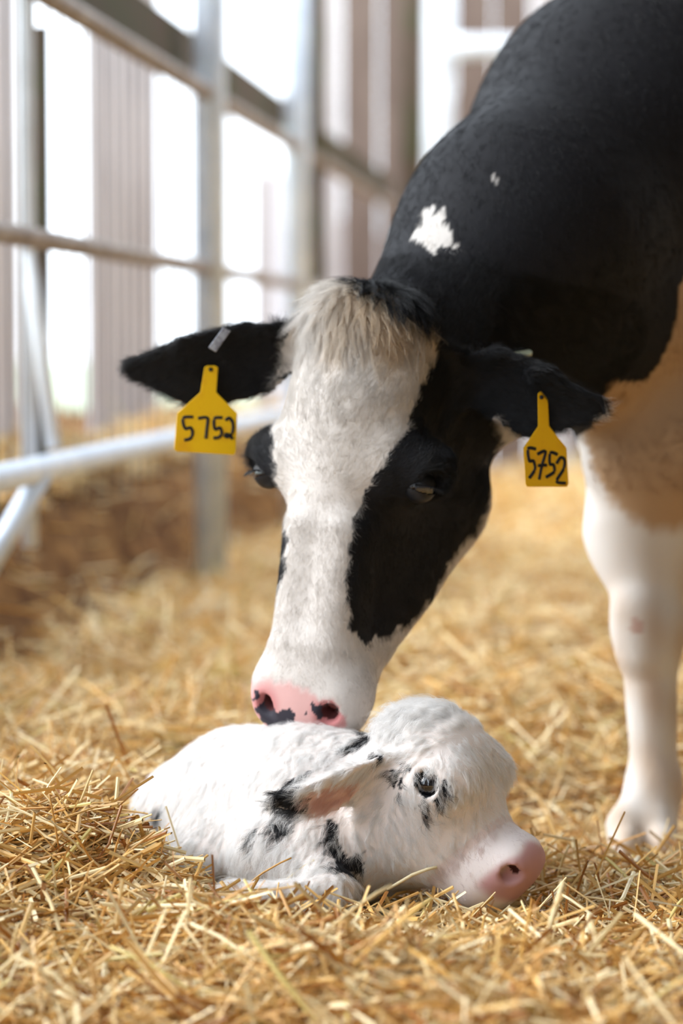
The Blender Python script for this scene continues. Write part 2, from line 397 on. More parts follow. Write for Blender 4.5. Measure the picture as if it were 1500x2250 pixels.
# head (local frame)
B.frame(OC, RC)
B.ell((0, .105, .078), (.09, .122, .08), .03)
B.ell((0, .17, .06), (.082, .12, .058), .03)
B.cone((0, .14, .078), (0, .42, .062), .076, .05, .04)
for s_ in (-1, 1):
    B.cone((s_*.072, .2, .062), (s_*.106, .205, .068), .047, .04, .03)         # orbit
    B.ell((s_*.06, .19, .25), (.038, .1, .085), .05)                            # jaw angle, masseter
    B.cone((s_*.055, .235, .25), (s_*.034, .425, .118), .055, .038, .05)
    B.ell((s_*.046, .275, .145), (.036, .1, .075), .05)
    B.ell((s_*.05, .51, .043), (.03, .042, .034), .025)                             # nostril wing
    B.cone((s_*.03, .30, .03), (s_*.028, .44, .03), .026, .026, .03)
B.cone((0, .05, .11), (0, .13, .17), .08, .09, .05)
B.ell((0, .485, .058), (.074, .064, .06), .03)
B.ell((0, .526, .05), (.062, .04, .045), .02)
B.ell((0, .485, .118), (.05, .062, .036), .03)
B.cone((-.03, .02, .055), (.035, .022, .06), .04, .04, .03)
for s_ in (-1, 1):
    B.ell((s_*.128, .228, .05), (.016, .022, .016), .01, cut=True)               # eye socket
    B.cone((s_*.034, .55, .004), (s_*.046, .526, .012), .005, .011, .008, cut=True)   # nostril
    B.cone((s_*.046, .526, .012), (s_*.04, .514, .03), .01, .006, .006, cut=True)
# ears (world space blades)
B.frame(Z0, I3)
e0 = B.world
EB_R, EB_L = W(650, 740, 3.19), W(1030, 810, 3.15)
earR = [EB_R, W(560, 775, 3.21), W(430, 808, 3.22), W(302, 808, 3.23)]
B.leaf(earR, [.032, .056, .058, .018], (.1, -.85, -.45), .0085, .28, .02)
earL = [EB_L, W(1090, 825, 3.14), W(1190, 868, 3.12), W(1298, 890, 3.10)]
B.leaf(earL, [.032, .05, .056, .022], (.25, -.7, -.45), .0085, .42, .02)
cv, cf = B.mesh(2); cn = normals(cv, cf)
print('cow', len(cv), time.time()-T0)
BLACK = V(.008, .008, .011); WHITE = V(.78, .745, .71); PINK = V(.68, .40, .38); NOSE_D = V(.035, .032, .045)
P_left = [(690, 600), (662, 672), (640, 700), (622, 770), (602, 850), (590, 900), (598, 960), (607, 1040), (612, 1090), (624, 1140), (631, 1190), (624, 1262), (612, 1290), (560, 1290), (440, 1100), (200, 1000), (200, 600)]
P_cheek = [(720, 560), (752, 604), (800, 636), (850, 662), (900, 690), (950, 730), (965, 785), (940, 820), (915, 875), (890, 950), (850, 1010), (803, 1075), (776, 1150), (768, 1210), (760, 1290), (768, 1330), (768, 1385), (800, 1414), (850, 1396), (900, 1370), (950, 1310), (985, 1240), (1012, 1200), (1050, 1150), (1076, 1100), (1088, 1030), (1090, 980), (1078, 920), (1082, 905), (1130, 970), (1245, 985), (1330, 900), (1320, 740), (1335, 705), (1390, 690), (1440, 670), (1480, 650), (1500, 612), (1700, 590), (2600, 620), (2600, -900), (700, -900)]
P_star = [(945, 445), (955, 468), (975, 462), (978, 482), (990, 515), (1008, 540), (985, 543), (950, 557), (930, 540), (902, 518), (922, 500), (930, 470)]
P_top = [(676, 607), (720, 612), (760, 628), (800, 640), (835, 672), (820, 685), (795, 655), (750, 640), (700, 625)]
P_nose = [(552, 1490), (600, 1494), (655, 1505), (690, 1537), (722, 1538), (748, 1556), (758, 1590), (745, 1640), (560, 1640), (548, 1560)]
P_spots = [[(562, 1548), (580, 1545), (590, 1556), (605, 1550), (612, 1565), (628, 1560), (642, 1562), (648, 1585), (662, 1606), (600, 1612), (575, 1590)], [(556, 1512), (568, 1518), (562, 1540), (555, 1535)], [(683, 1550), (700, 1546), (713, 1552), (708, 1575), (695, 1580), (688, 1566)], [(664, 1567), (672, 1565), (673, 1574), (666, 1575)]]
def cow_color(P, N, jit=0):
    x, y = project(P); x, y = wob(x, y, 4)
    if jit: x = x+rng.normal(0, jit, x.shape); y = y+rng.normal(0, jit, y.shape)
    L = (P-OC)@RC.T                                # head coordinates
    front = (N@(V(0, -1, .1))) > -.12
    c = np.tile(WHITE, (len(P), 1))
    blk = inpoly(x, y, P_left) | inpoly(x, y, P_cheek)
    # sides turned away from the photograph: simple mirrored patches
    hid = ~front & (L[:, 1] < .6) & (L[:, 2] < .3) & (P[:, 1] < 3.35)
    blk = np.where(hid, ((np.abs(L[:, 0]) > .035) & (L[:, 1] < .4) & (L[:, 2] < .2)) | (L[:, 1] < .1), blk)
    body = (P[:, 1] > 3.9) | ((P[:, 1] > 3.5) & ~front)
    pat = np.sin(P[:, 1]*2.3+P[:, 2]*2)+np.sin(P[:, 2]*4-P[:, 1]*1.7+1) > -.45
    blk = np.where(body, pat & (P[:, 2] > .62), blk)
    blk |= (L[:, 1] < .1) & (L[:, 2] > .085) & (P[:, 1] < 3.4) & (P[:, 2] > .6)
    blk &= ~(inpoly(x, y, P_star) & front) & ~((np.hypot(x-1088, y-388) < 6) & front)
    blk &= ~((P[:, 2] < .45) & (P[:, 1] > 3.3))
    c[blk] = BLACK
    k = (sstep(.11, .0, L[:, 1]+.03*np.sin(x*.05))*sstep(-.05, .02, L[:, 0])*(~blk)*(L[:, 2] < .09)*(P[:, 1] < 3.3)*.75)[:, None]; c = c*(1-k)+V(.66, .50, .31)*k
    k = (sstep(3.16, 3.22, P[:, 1])*sstep(3.95, 3.8, P[:, 1])*sstep(25, -20, y-np.interp(x, [1285, 1300, 1340, 1390, 1440, 1500, 1700], [960, 1020, 1095, 1140, 1165, 1160, 1150]))*sstep(1270, 1300, x)*(~blk))[:, None]; c = c*(1-k)+V(.50, .335, .20)*k  # brisket tan: shade and warm straw bounce painted into the white hair
    yt = np.interp(x, [540, 600, 655, 690, 722, 748, 765], [1492, 1496, 1507, 1533, 1540, 1556, 1600])
    k = sstep(-14, 12, y-yt)*sstep(772, 752, x)*(L[:, 1] > .44)*(L[:, 2] < .09)*(P[:, 1] < 3.3); nose = k > .55
    c = c*(1-k[:, None])+PINK*k[:, None]
    sp_ = np.zeros(len(P), bool)
    for p in P_spots: sp_ |= inpoly(x, y, p)
    c[sp_ & nose] = NOSE_D
    nst = np.zeros(len(P), bool)
    for s_ in (-1, 1): nst |= np.linalg.norm(L-V(s_*.042, .522, .02), axis=1) < .012
    rim = np.minimum(*[np.linalg.norm(L-V(s_*.044, .524, .018), axis=1) for s_ in (-1, 1)]); k = (sstep(.032, .014, rim)*nose*~sp_)[:, None]; c = c*(1-k)+V(.55, .2, .2)*k
    c[nst & nose] = V(.08, .02, .02)
    k = (sstep(.42, .2, P[:, 2])*sstep(3.3, 3.4, P[:, 1])*(.45+.3*np.sin(P[:, 2]*60+P[:, 0]*40)+.25*np.sin(P[:, 0]*130)))[:, None].clip(0, 1); c = c*(1-k)+V(.62, .50, .40)*k
    c[(np.hypot((x-1400)/1.0, (y-1376)/1.6) < 13) & (P[:, 1] > 3.3) & front] = V(.58, .40, .34)
    hoof = (P[:, 2] < -.04) & (P[:, 1] > 3.2) ; c[hoof & (P[:, 2] < ground(P[:, 0], P[:, 1])+.05)] = V(.62, .45, .38)
    return c, blk, nose
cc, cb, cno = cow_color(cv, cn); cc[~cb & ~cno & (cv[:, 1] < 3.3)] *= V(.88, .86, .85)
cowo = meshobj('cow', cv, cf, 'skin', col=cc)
tag(cowo, 'black and white dairy cow lowering her head to sniff the newborn calf', 'cow')

# ------------------------------------------------------------------ the calf
OF = W(935, 1562, 2.93); yw = math.radians(30)
s0, n0 = unit(V(.634, 0, -.774)), unit(V(.774, 0, .634))
rot = lambda q: V(q[0]*math.cos(yw), -q[0]*math.sin(yw), q[2])
fs_ = unit(W(1200, 1885, 2.845)-OF); fn_ = rot(n0); fn_ = unit(fn_-fs_*(fn_@fs_)); fr_ = unit(np.cross(fn_, fs_)); fr_ *= -np.sign(fr_[1])   # calf's right, towards the lens
RF = np.array([fr_, fs_, -fn_])
calf = Body(axis_pts((-.36, .34, .0036)), axis_pts((2.66, 3.36, .0042)), axis_pts((-.14, .28, .0036)))
B = calf
B.frame(Z0, I3)
def pc(a, b, ra, rb, k=.04): B.cone(W(*a), W(*b), M(ra, a[2]), M(rb, b[2]), k)
pc((690, 1808, 3.02), (490, 1808, 3.14), 178, 155)
pc((500, 1800, 3.14), (425, 1805, 3.17), 148, 112, .06)
pc((420, 1795, 3.15), (360, 1795, 3.13), 85, 40, .05)
pc((640, 1700, 3.04), (540, 1700, 3.1), 75, 68, .08)
pc((860, 1730, 2.97), (715, 1770, 3.0), 118, 150, .05)
pc((700, 1840, 2.95), (610, 1880, 2.93), 105, 85, .06)      # shoulder
pc((610, 1890, 2.92), (735, 1955, 2.83), 62, 36, .04)       # folded forearm to knee
pc((735, 1958, 2.825), (520, 1972, 2.80), 33, 26, .02)      # cannon bone tucked back
pc((520, 1972, 2.80), (480, 1985, 2.80), 28, 24, .02)
pc((490, 1860, 3.03), (430, 1900, 2.98), 100, 60, .06)      # thigh
pc((860, 1830, 2.93), (770, 1880, 2.93), 90, 95, .06)       # throat
B.frame(OF, RF)
B.ell((0, .055, .062), (.066, .08, .066), .02)
B.ell((0, .03, .03), (.052, .05, .036), .03)
B.ell((0, .085, .03), (.07, .06, .045), .03); B.ball((0, .09, .15), .045, .04); B.ell((0, .055, .012), (.064, .05, .042), .03)
B.cone((0, .11, .055), (0, .2, .044), .05, .034, .03)
B.ell((0, .208, .043), (.042, .032, .043), .02)
B.ell((0, .2, .075), (.026, .034, .02), .02)
for s_ in (-1, 1):
    B.ball((s_*.053, .084, .028), .025, .025); B.ball((s_*.048, .098, .006), .022, .03)
    B.cone((s_*.028, .085, .12), (s_*.014, .19, .085), .04, .03, .04)
    B.ell((s_*.036, .085, .085), (.03, .06, .05), .04)
    B.ell((s_*.026, .215, .03), (.014, .017, .016), .012)
for s_ in (-1, 1):
    B.ell((s_*.073, .083, .022), (.011, .016, .015), .008, cut=True)
    B.cone((s_*.03, .25, .022), (s_*.036, .224, .033), .007, .012, .005, cut=True); B.cone((s_*.036, .224, .033), (s_*.03, .212, .04), .009, .006, .005, cut=True)
B.cone((.03, .205, .074), (.0, .245, .07), .002, .002, .006, cut=True)
B.frame(Z0, I3)
B.leaf([W(850, 1672, 2.90), W(770, 1712, 2.865), W(690, 1745, 2.85), W(612, 1755, 2.845)], [.02, .032, .031, .012], (.1, -.8, -.55), .006, .35, .015)
B.leaf([W(985, 1600, 3.03), W(975, 1640, 3.09), W(960, 1690, 3.12)], [.018, .03, .012], (.1, .8, -.5), .006, .3, .015)
fv, ff = B.mesh(2); fnn = normals(fv, ff)
print('calf', len(fv), time.time()-T0)
CW = V(.97, .955, .94); CB = V(.012, .012, .016)
C_spots = [[(605, 1750), (640, 1712), (690, 1690), (672, 1712), (655, 1740), (680, 1760), (672, 1795), (640, 1785), (610, 1770)],
 [(760, 1650), (800, 1622), (832, 1600), (838, 1606), (806, 1632), (770, 1656)],
 [(826, 1650), (838, 1640), (842, 1665), (832, 1690)], [(858, 1690), (868, 1690), (874, 1720), (864, 1735)], [(876, 1708), (884, 1710), (884, 1735), (876, 1738)],
 [(886, 1686), (898, 1674), (902, 1692), (890, 1697)],
 [(910, 1705), (935, 1697), (958, 1705), (966, 1730), (950, 1745), (930, 1758), (916, 1740)], [(968, 1715), (985, 1713), (989, 1730), (980, 1748), (966, 1742)],
 [(950, 1755), (966, 1748), (976, 1758), (962, 1772), (955, 1764)], [(920, 1770), (935, 1764), (946, 1775), (938, 1800), (930, 1795)],
 [(593, 1812), (615, 1800), (648, 1804), (645, 1828), (625, 1838), (605, 1840)], [(556, 1825), (568, 1812), (563, 1840), (554, 1858)],
 [(718, 1800), (738, 1805), (745, 1850), (765, 1890), (800, 1868), (798, 1925), (740, 1915), (728, 1870), (715, 1830)],
 [(345, 1775), (362, 1762), (366, 1780), (352, 1796)]]
C_nose = [(1080, 1905), (1100, 1865), (1150, 1862), (1180, 1845), (1215, 1870), (1215, 1960), (1130, 1965), (1095, 1935)]
C_ear = [(672, 1745), (740, 1722), (800, 1712), (775, 1750), (735, 1775), (690, 1782)]
def calf_color(P, N, jit=0):
    x, y = project(P); x, y = wob(x, y, 2)
    if jit: x = x+rng.normal(0, jit, x.shape); y = y+rng.normal(0, jit, y.shape)
    front = (N@V(0, -1, .2)) > -.15
    c = np.tile(CW, (len(P), 1)); L = (P-OF)@RF.T
    pk = (inpoly(x, y, C_ear) & front); c[pk] = V(.92, .70, .63)
    k = sstep(.202, .215, L[:, 1]+.004*np.sin(L[:, 0]*150))*sstep(.08, .062, L[:, 2])*(np.abs(L[:, 0]) < .06); nose = k > .5
    bare = (L[:, 1] > .16) & (np.abs(L[:, 0]) < .06); c[bare] = V(.88, .80, .78); c = c*(1-k[:, None])+V(.60, .345, .35)*k[:, None]
    blk = np.zeros(len(P), bool)
    for p in C_spots: blk |= inpoly(x, y, p)
    blk &= front; c[blk] = CB
    for s_ in (-1, 1): c[np.linalg.norm(L-V(s_*.034, .222, .032), axis=1) < .0105] = V(.05, .012, .012)
    return c, blk, nose
fc, fb, fno = calf_color(fv, fnn); fc[~fb & ~fno & (((fv-OF)@RF.T)[:, 1] < .17)] *= V(.9, .83, .8)
calfo = meshobj('calf', fv, ff, 'skin', col=fc)
tag(calfo, 'newborn white calf with a few black spots curled up in the straw', 'calf')

# ------------------------------------------------------------------ eyes
def eye(body, parent, O, R, c, r, outward, hi, lo):
    p = O+V(*c)@R; o = meshobj('eye', *sphere_mesh(p, r), 'eye', parent); o['label'] = 'dark glossy eye'
    d = unit(V(*outward)@R)
    up = -R[1]; sd = unit(np.cross(d, up)); up = np.cross(sd, d)
    v, f = sphere_mesh(p, r*1.07, n=40); v = np.array(v); f = np.array(f); nn = (v[f].mean(1)-p)/r
    a_, b_ = nn@up, nn@d
    keep = (a_ > hi-.25*(nn@sd)**2) | (a_ < lo+.2*(nn@sd)**2)
    meshobj('eyelid', v, f[keep & (b_ > -.3)], 'lash', parent)
    ls = []; F = []
    for t in np.linspace(.25, math.pi-.25, 22):
        a = p+r*1.06*unit(d*.8+math.cos(t)*sd*.75+up*hi*1.1); q = a+d*r*.4-up*r*.1+sd*r*.3*math.cos(t); e = q+d*r*.3-up*r*.3
        v, f = tube([a, q, e], [.0005, .0004, .0001], 4); F += [tuple(i+len(ls) for i in k) for k in f]; ls += v
    meshobj('eyelashes', ls, F, 'lash', parent)
for s_ in (-1, 1):
    eye(cow, cowo, OC, RC, (s_*.109, .228, .057), .02, (s_*.8, .1, -.6), .1, -.4)
    eye(calf, calfo, OF, RF, (s_*.062, .083, .027), .0165, (s_*.9, .05, -.4), .72, -.78)

# ------------------------------------------------------------------ ear tags
def plate(name, pts, Yf, th, m, parent):          # flat tag traced on its own slanted plane, with thickness
    n = len(pts); P = [W(x, y, Yf(x)) for x, y in pts]; v = P+[q+V(0, th, 0) for q in P]
    f = [tuple(range(n))[::-1], tuple(range(n, 2*n))]+[(i, (i+1) % n, n+(i+1) % n, n+i) for i in range(n)]
    o = meshobj(name, v, f, m, parent, False); b_ = o.modifiers.new('b', 'BEVEL'); b_.width = .0008; b_.segments = 2
    return o
def stroke(pts, Yf, wpx, parent, h=.0007):
    pts = np.array(pts, float); fine = []
    for i in range(len(pts)-1):
        p0, p1, p2, p3 = pts[max(i-1, 0)], pts[i], pts[i+1], pts[min(i+2, len(pts)-1)]
        for t in np.linspace(0, 1, 6)[:-1]:
            fine.append(.5*((2*p1)+(p2-p0)*t+(2*p0-5*p1+4*p2-p3)*t*t+(3*p1-p0-3*p2+p3)*t**3))
    fine.append(pts[-1]); fine = np.array(fine)
    return [W(x, y, Yf(x)) - V(0, h, 0) for x, y in fine], wpx
def digit(strokes, Yf, wpx, parent):
    vs_ = []; F = []
    for s in strokes:
        P, _ = stroke(s, Yf, wpx, parent)
        v, f = tube(P, wpx/2*3.05/FPX, 6); v = np.array(v); 
        c = np.repeat(np.array(P), 6, 0); v[:, 1] = c[:, 1]+(v[:, 1]-c[:, 1])*.12
        F += [tuple(i+len(vs_) for i in k) for k in f]; vs_ += v.tolist()
    return meshobj('digit', vs_, F, 'ink', parent)
def ear_tag(pts, Yf, digits, label, hole):
    r = bpy.data.objects.new('ear_tag', None); COL.objects.link(r); tag(r, label, 'ear tag', 'yellow ear tags')
    plate('panel', pts, Yf, .0016, 'tag', r)
    for d in digits: digit(d, Yf, 8, r)
    h = W(*hole, Yf(hole[0]))-V(0, .001, 0); v, f = sphere_mesh(h, .0028, n=6); meshobj('pin', v, f, 'ink', r)
def surfY(x, y, b=cow, y0=2.85):
    Ys = np.arange(y0, 3.6, .002); P = np.array([W(x, y, q) for q in Ys]); h = np.nonzero(b.dist(P) < 0)[0]
    return Ys[h[0]] if len(h) else 3.2
yl, yr = surfY(463, 815)-.005, surfY(1190, 875)-.005; print('ear depth', yl, yr)
YL = lambda x: yl+(x-463)*.0001
A = lambda L_: [[(250+.4333*x, 550+.4333*y) for x, y in s] for s in L_]
ear_tag([(449, 806), (456, 803), (472, 803), (479, 807), (475, 862), (521, 908), (518, 994), (513, 1000), (388, 992), (382, 986), (389, 908), (440, 862)], YL,
 [A([[(402, 845), (352, 850), (360, 902), (390, 900), (399, 930), (386, 955), (358, 962)]]), A([[(428, 852), (474, 850), (472, 900), (466, 955)]]),
  A([[(550, 848), (510, 853), (512, 906), (538, 900), (547, 928), (532, 948), (505, 952)]]), A([[(566, 862), (585, 850), (603, 878), (600, 925), (576, 947), (562, 936), (580, 934), (603, 957)]])],
 'yellow ear tag hand-lettered 5752 on the ear spread towards the fence', (463, 812))
YR = lambda x: yr+(x-1190)*.0003
A2 = lambda L_: [[(700+.4667*x, 700+.4667*y) for x, y in s] for s in L_]
ear_tag([(1181, 866), (1186, 860), (1196, 860), (1203, 868), (1206, 936), (1244, 984), (1249, 1064), (1245, 1070), (1158, 1070), (1154, 1064), (1150, 984), (1182, 936)], YR,
 [A2([[(1020, 614), (985, 612), (990, 668), (1010, 672), (1016, 710), (990, 750)]]), A2([[(1030, 638), (1066, 626), (1050, 690), (1036, 757)], [(1034, 692), (1072, 690)]]),
  A2([[(1122, 640), (1090, 632), (1086, 682), (1104, 690), (1106, 722), (1070, 746)]]), A2([[(1118, 682), (1138, 654), (1156, 668), (1150, 710), (1118, 766), (1160, 775)]])],
 'yellow ear tag hand-lettered 5752 on the ear nearest the brisket', (1189, 873))
o = plate('ear_clip', [(490, 719), (507, 727), (474, 774), (457, 764)], lambda x: min(surfY(480, 745), surfY(490, 735), surfY(468, 762))-.004, .002, 'steel', None); tag(o, 'small silver metal clip on the ear spread towards the fence', 'ear clip')
c = W(1143, 775, surfY(1143, 785)-.004); ax_ = unit(V(.05, -.28, .95)); v, f = tube([c-ax_*.0015, c+ax_*.002], .0155, 24); o = meshobj('button_tag', v, f, 'button', None, False); tag(o, 'pale round button tag on top of the ear nearest the brisket', 'ear tag')

# ------------------------------------------------------------------ straw
PAL = np.array([srgb(222, 182, 112), srgb(240, 220, 170), srgb(206, 158, 88), srgb(168, 112, 52), srgb(246, 232, 190), srgb(216, 200, 130), srgb(228, 186, 110)])
PAL = PAL*V(1.0, .965, .93)
PW = np.array([.24, .22, .17, .11, .14, .02, .10])
PWF = np.array([.2, .3, .1, .04, .2, .06, .1])
def stalks(C, L, wd, az, pit, bend, col, seg=3):
    n = len(C); d = np.stack([np.cos(pit)*np.cos(az), np.cos(pit)*np.sin(az), np.sin(pit)], 1)
    side = np.stack([-np.sin(az), np.cos(az), np.zeros(n)], 1); roll = rng.uniform(0, 6.28, n)
    up = np.cross(d, side); a = side*np.cos(roll)[:, None]+up*np.sin(roll)[:, None]; b = np.cross(d, a)
    ts = np.linspace(-.5, .5, seg); vs_ = np.empty((n, seg, 4, 3))
    for i, t in enumerate(ts):
        ctr = C+d*(L*t)[:, None]+(a*.6+V(0, 0, 1)*.5)*(bend*L*(.25-t*t))[:, None]
        for k, (ca, cb) in enumerate(((1, 0), (0, .45), (-1, 0), (0, -.45))):
            vs_[:, i, k] = ctr+a*(wd*ca)[:, None]+b*(wd*cb)[:, None]
    base = (np.arange(n)*seg*4)[:, None]; fl_ = []
    for i in range(seg-1):
        for k in range(4):
            k2 = (k+1) % 4; fl_.append([i*4+k, i*4+k2, i*4+4+k2, i*4+4+k])
    F = (base[:, :, None]+np.array(fl_)[None]).reshape(-1, 4)
    return vs_.reshape(-1, 3), F, np.repeat(col, seg*4, 0)
def strew(n, x0, x1, y0, y1, lo, hi, w0, w1, layer, psig, fr=None):
    y = y0+(y1-y0)*rng.random(n)
    if fr: xm = fr*y; x = rng.uniform(-1, 1, n)*xm+.0
    else: x = rng.uniform(x0, x1, n)
    L = lo+(hi-lo)*rng.random(n)**1.6; pit = rng.normal(0, psig, n); up = rng.random(n) < .04; pit[up] = rng.uniform(.4, 1.2, up.sum())
    z = ground(x, y)+rng.random(n)*layer+np.abs(np.sin(pit))*L*.3
    C = np.stack([x, y, z], 1); az = rng.uniform(0, 6.28, n)
    d = np.stack([np.cos(pit)*np.cos(az), np.cos(pit)*np.sin(az), np.sin(pit)], 1)
    ok = np.ones(n, bool)
    for t in (-.5, -.25, 0, .25, .5):
        P = C+d*(L*t)[:, None]; qx, qy = project(P); ok &= ~((P[:, 1] < 2.98) & (qx > 770) & (qx < 1225) & (qy < 1948)) & ~((P[:, 1] < 2.98) & (qx > 470) & (qx <= 770) & (qy < 1925)); ok &= (calf.dist(P) > .004) & (cow.dist(P) > .002)
    dd = WL0+WLS*C[:, 1]-C[:, 0]; ok &= ~((dd > .08) & (dd < .27) & (rng.random(n) < .93)) & (dd < .58)
    C, L, az, pit = C[ok], L[ok], az[ok], pit[ok]; n = len(C)
    col = PAL[rng.choice(len(PAL), n, p=PW if y1 < 4 else PWF)]*rng.uniform(.75, 1.15, n)[:, None]
    return stalks(C, L, rng.uniform(w0, w1, n), az, pit, rng.normal(0, .25, n), col)
def merge(parts):
    v = []; f = []; c = []; o = 0
    for a, b, d in parts: v.append(a); f.append(b+o); c.append(d); o += len(a)
    return np.concatenate(v), np.concatenate(f), np.concatenate(c)
near = merge([strew(24000, -1.3, 1.9, 1.5, 4.6, .04, .14, .0012, .003, .045, .25), strew(9000, .9, 3.0, 4, 9, .06, .2, .002, .004, .05, .25), strew(46000, 0, 0, 2.0, 3.9, .02, .13, .0007, .0022, .035, .22, .19), strew(9000, 0, 0, 2.0, 3.5, .05, .15, .0012, .003, .05, .3, .18)])
far = merge([strew(42000, 0, 0, 3.9, 8, .04, .2, .0016, .0035, .05, .25, .22), strew(9000, 0, 0, 8, 12.5, .06, .25, .003, .006, .05, .25, .22)])
v, f, c = merge([near, far]); so = meshobj('straw_bedding', v, f, 'straw', smooth=False, col=c)
tag(so, 'deep loose golden straw bedding covering the pen floor', 'straw', kind='stuff')
print('straw', len(f)*2, time.time()-T0)
# long stalks that stand out on top: (x1, y1, x2, y2, half width px, palette, label)
ST = [((108, 1745), (130, 1870), 4, 2, 'upright brown stalk poking up left of the calf rump'),
 ((243, 2080), (440, 2190), 8, 5, 'long pale green stalk lying in the left foreground'),
 ((270, 1820), (243, 1905), 4, 2, 'short dark stalk leaning right below the calf rump'),
 ((640, 1885), (515, 1965), 4, 2, 'brown stalk crossing in front of the folded foreleg'),
 ((690, 1890), (575, 1985), 5, 4, 'pale stalk leaning over the folded foreleg'),
 ((860, 1945), (700, 2060), 7, 1, 'cream stalk below the calf throat'),
 ((960, 1905), (850, 1955), 7, 4, 'pale stalk lying against the calf jaw'),
 ((1250, 1858), (1225, 1925), 6, 1, 'bent cream stalk standing just right of the calf nose'),
 ((1250, 1862), (1330, 1895), 5, 1, 'cream stalk folding over to the right of the calf nose'),
 ((1293, 1890), (1262, 1975), 5, 3, 'dark brown stalk standing upright near the hoof'),
 ((1305, 1895), (1320, 1955), 4, 3, 'thin dark stalk leaning right near the hoof'),
 ((1330, 1885), (1410, 1970), 7, 5, 'broad yellow stalk lying below the hoof'),
 ((1225, 1960), (1375, 2075), 6, 4, 'long pale stalk slanting down right of the calf chin'),
 ((1035, 1980), (1060, 2010), 8, 4, 'short white stalk in front of the calf chin'),
 ((1060, 2015), (1140, 2070), 8, 1, 'cream stalk bending down in front of the calf chin'),
 ((1500, 1975), (1455, 2050), 7, 5, 'greenish stalk at the right edge of the straw'),
 ((540, 2100), (420, 2030), 8, 4, 'broad white stalk in the middle foreground'),
 ((170, 2200), (80, 2180), 8, 4, 'white stalk at the bottom left'),
 ((40, 2030), (15, 2150), 6, 1, 'cream stalk standing at the left edge'),
 ((1030, 2130), (1010, 2190), 7, 1, 'cream stalk hanging down in the right foreground'),
 ((190, 1960), (225, 2050), 6, 4, 'flattened pale stalk left of the folded foreleg')]
def gdepth(x, y):
    lo, hi = 1.6, 8
    for _ in range(30):
        m = (lo+hi)/2; p = W(x, y, m)
        if p[2] > ground(p[0], m)+.045: lo = m
        else: hi = m
    return lo
for (a_, b_, hw, pi_, lab) in ST:
    low = a_ if a_[1] > b_[1] else b_
    Y = gdepth(*low); steep = abs(a_[1]-b_[1]) > abs(a_[0]-b_[0])*1.1
    Y = min(Y, 2.80) if 1780 < low[1] < 1990 and 480 < low[0] < 1215 else Y
    p, q = (W(*a_, Y-.005), W(*b_, Y+.005)) if steep else (W(*a_, min(gdepth(*a_), Y+.05)), W(*b_, min(gdepth(*b_), Y+.05)))
    mid = (p+q)/2+V(0, 0, .004); r = hw*.55*Y/FPX
    v, f = tube([p, p*.6+mid*.4+V(0, 0, .001), mid, q*.6+mid*.4, q], [r*.9, r, r*1.05, r, r*.8], 8)
    o = meshobj('straw_stalk', v, f, 'straw', col=np.tile(PAL[pi_], (len(v), 1))); tag(o, lab, 'straw stalk', 'long stalks lying on top of the straw')

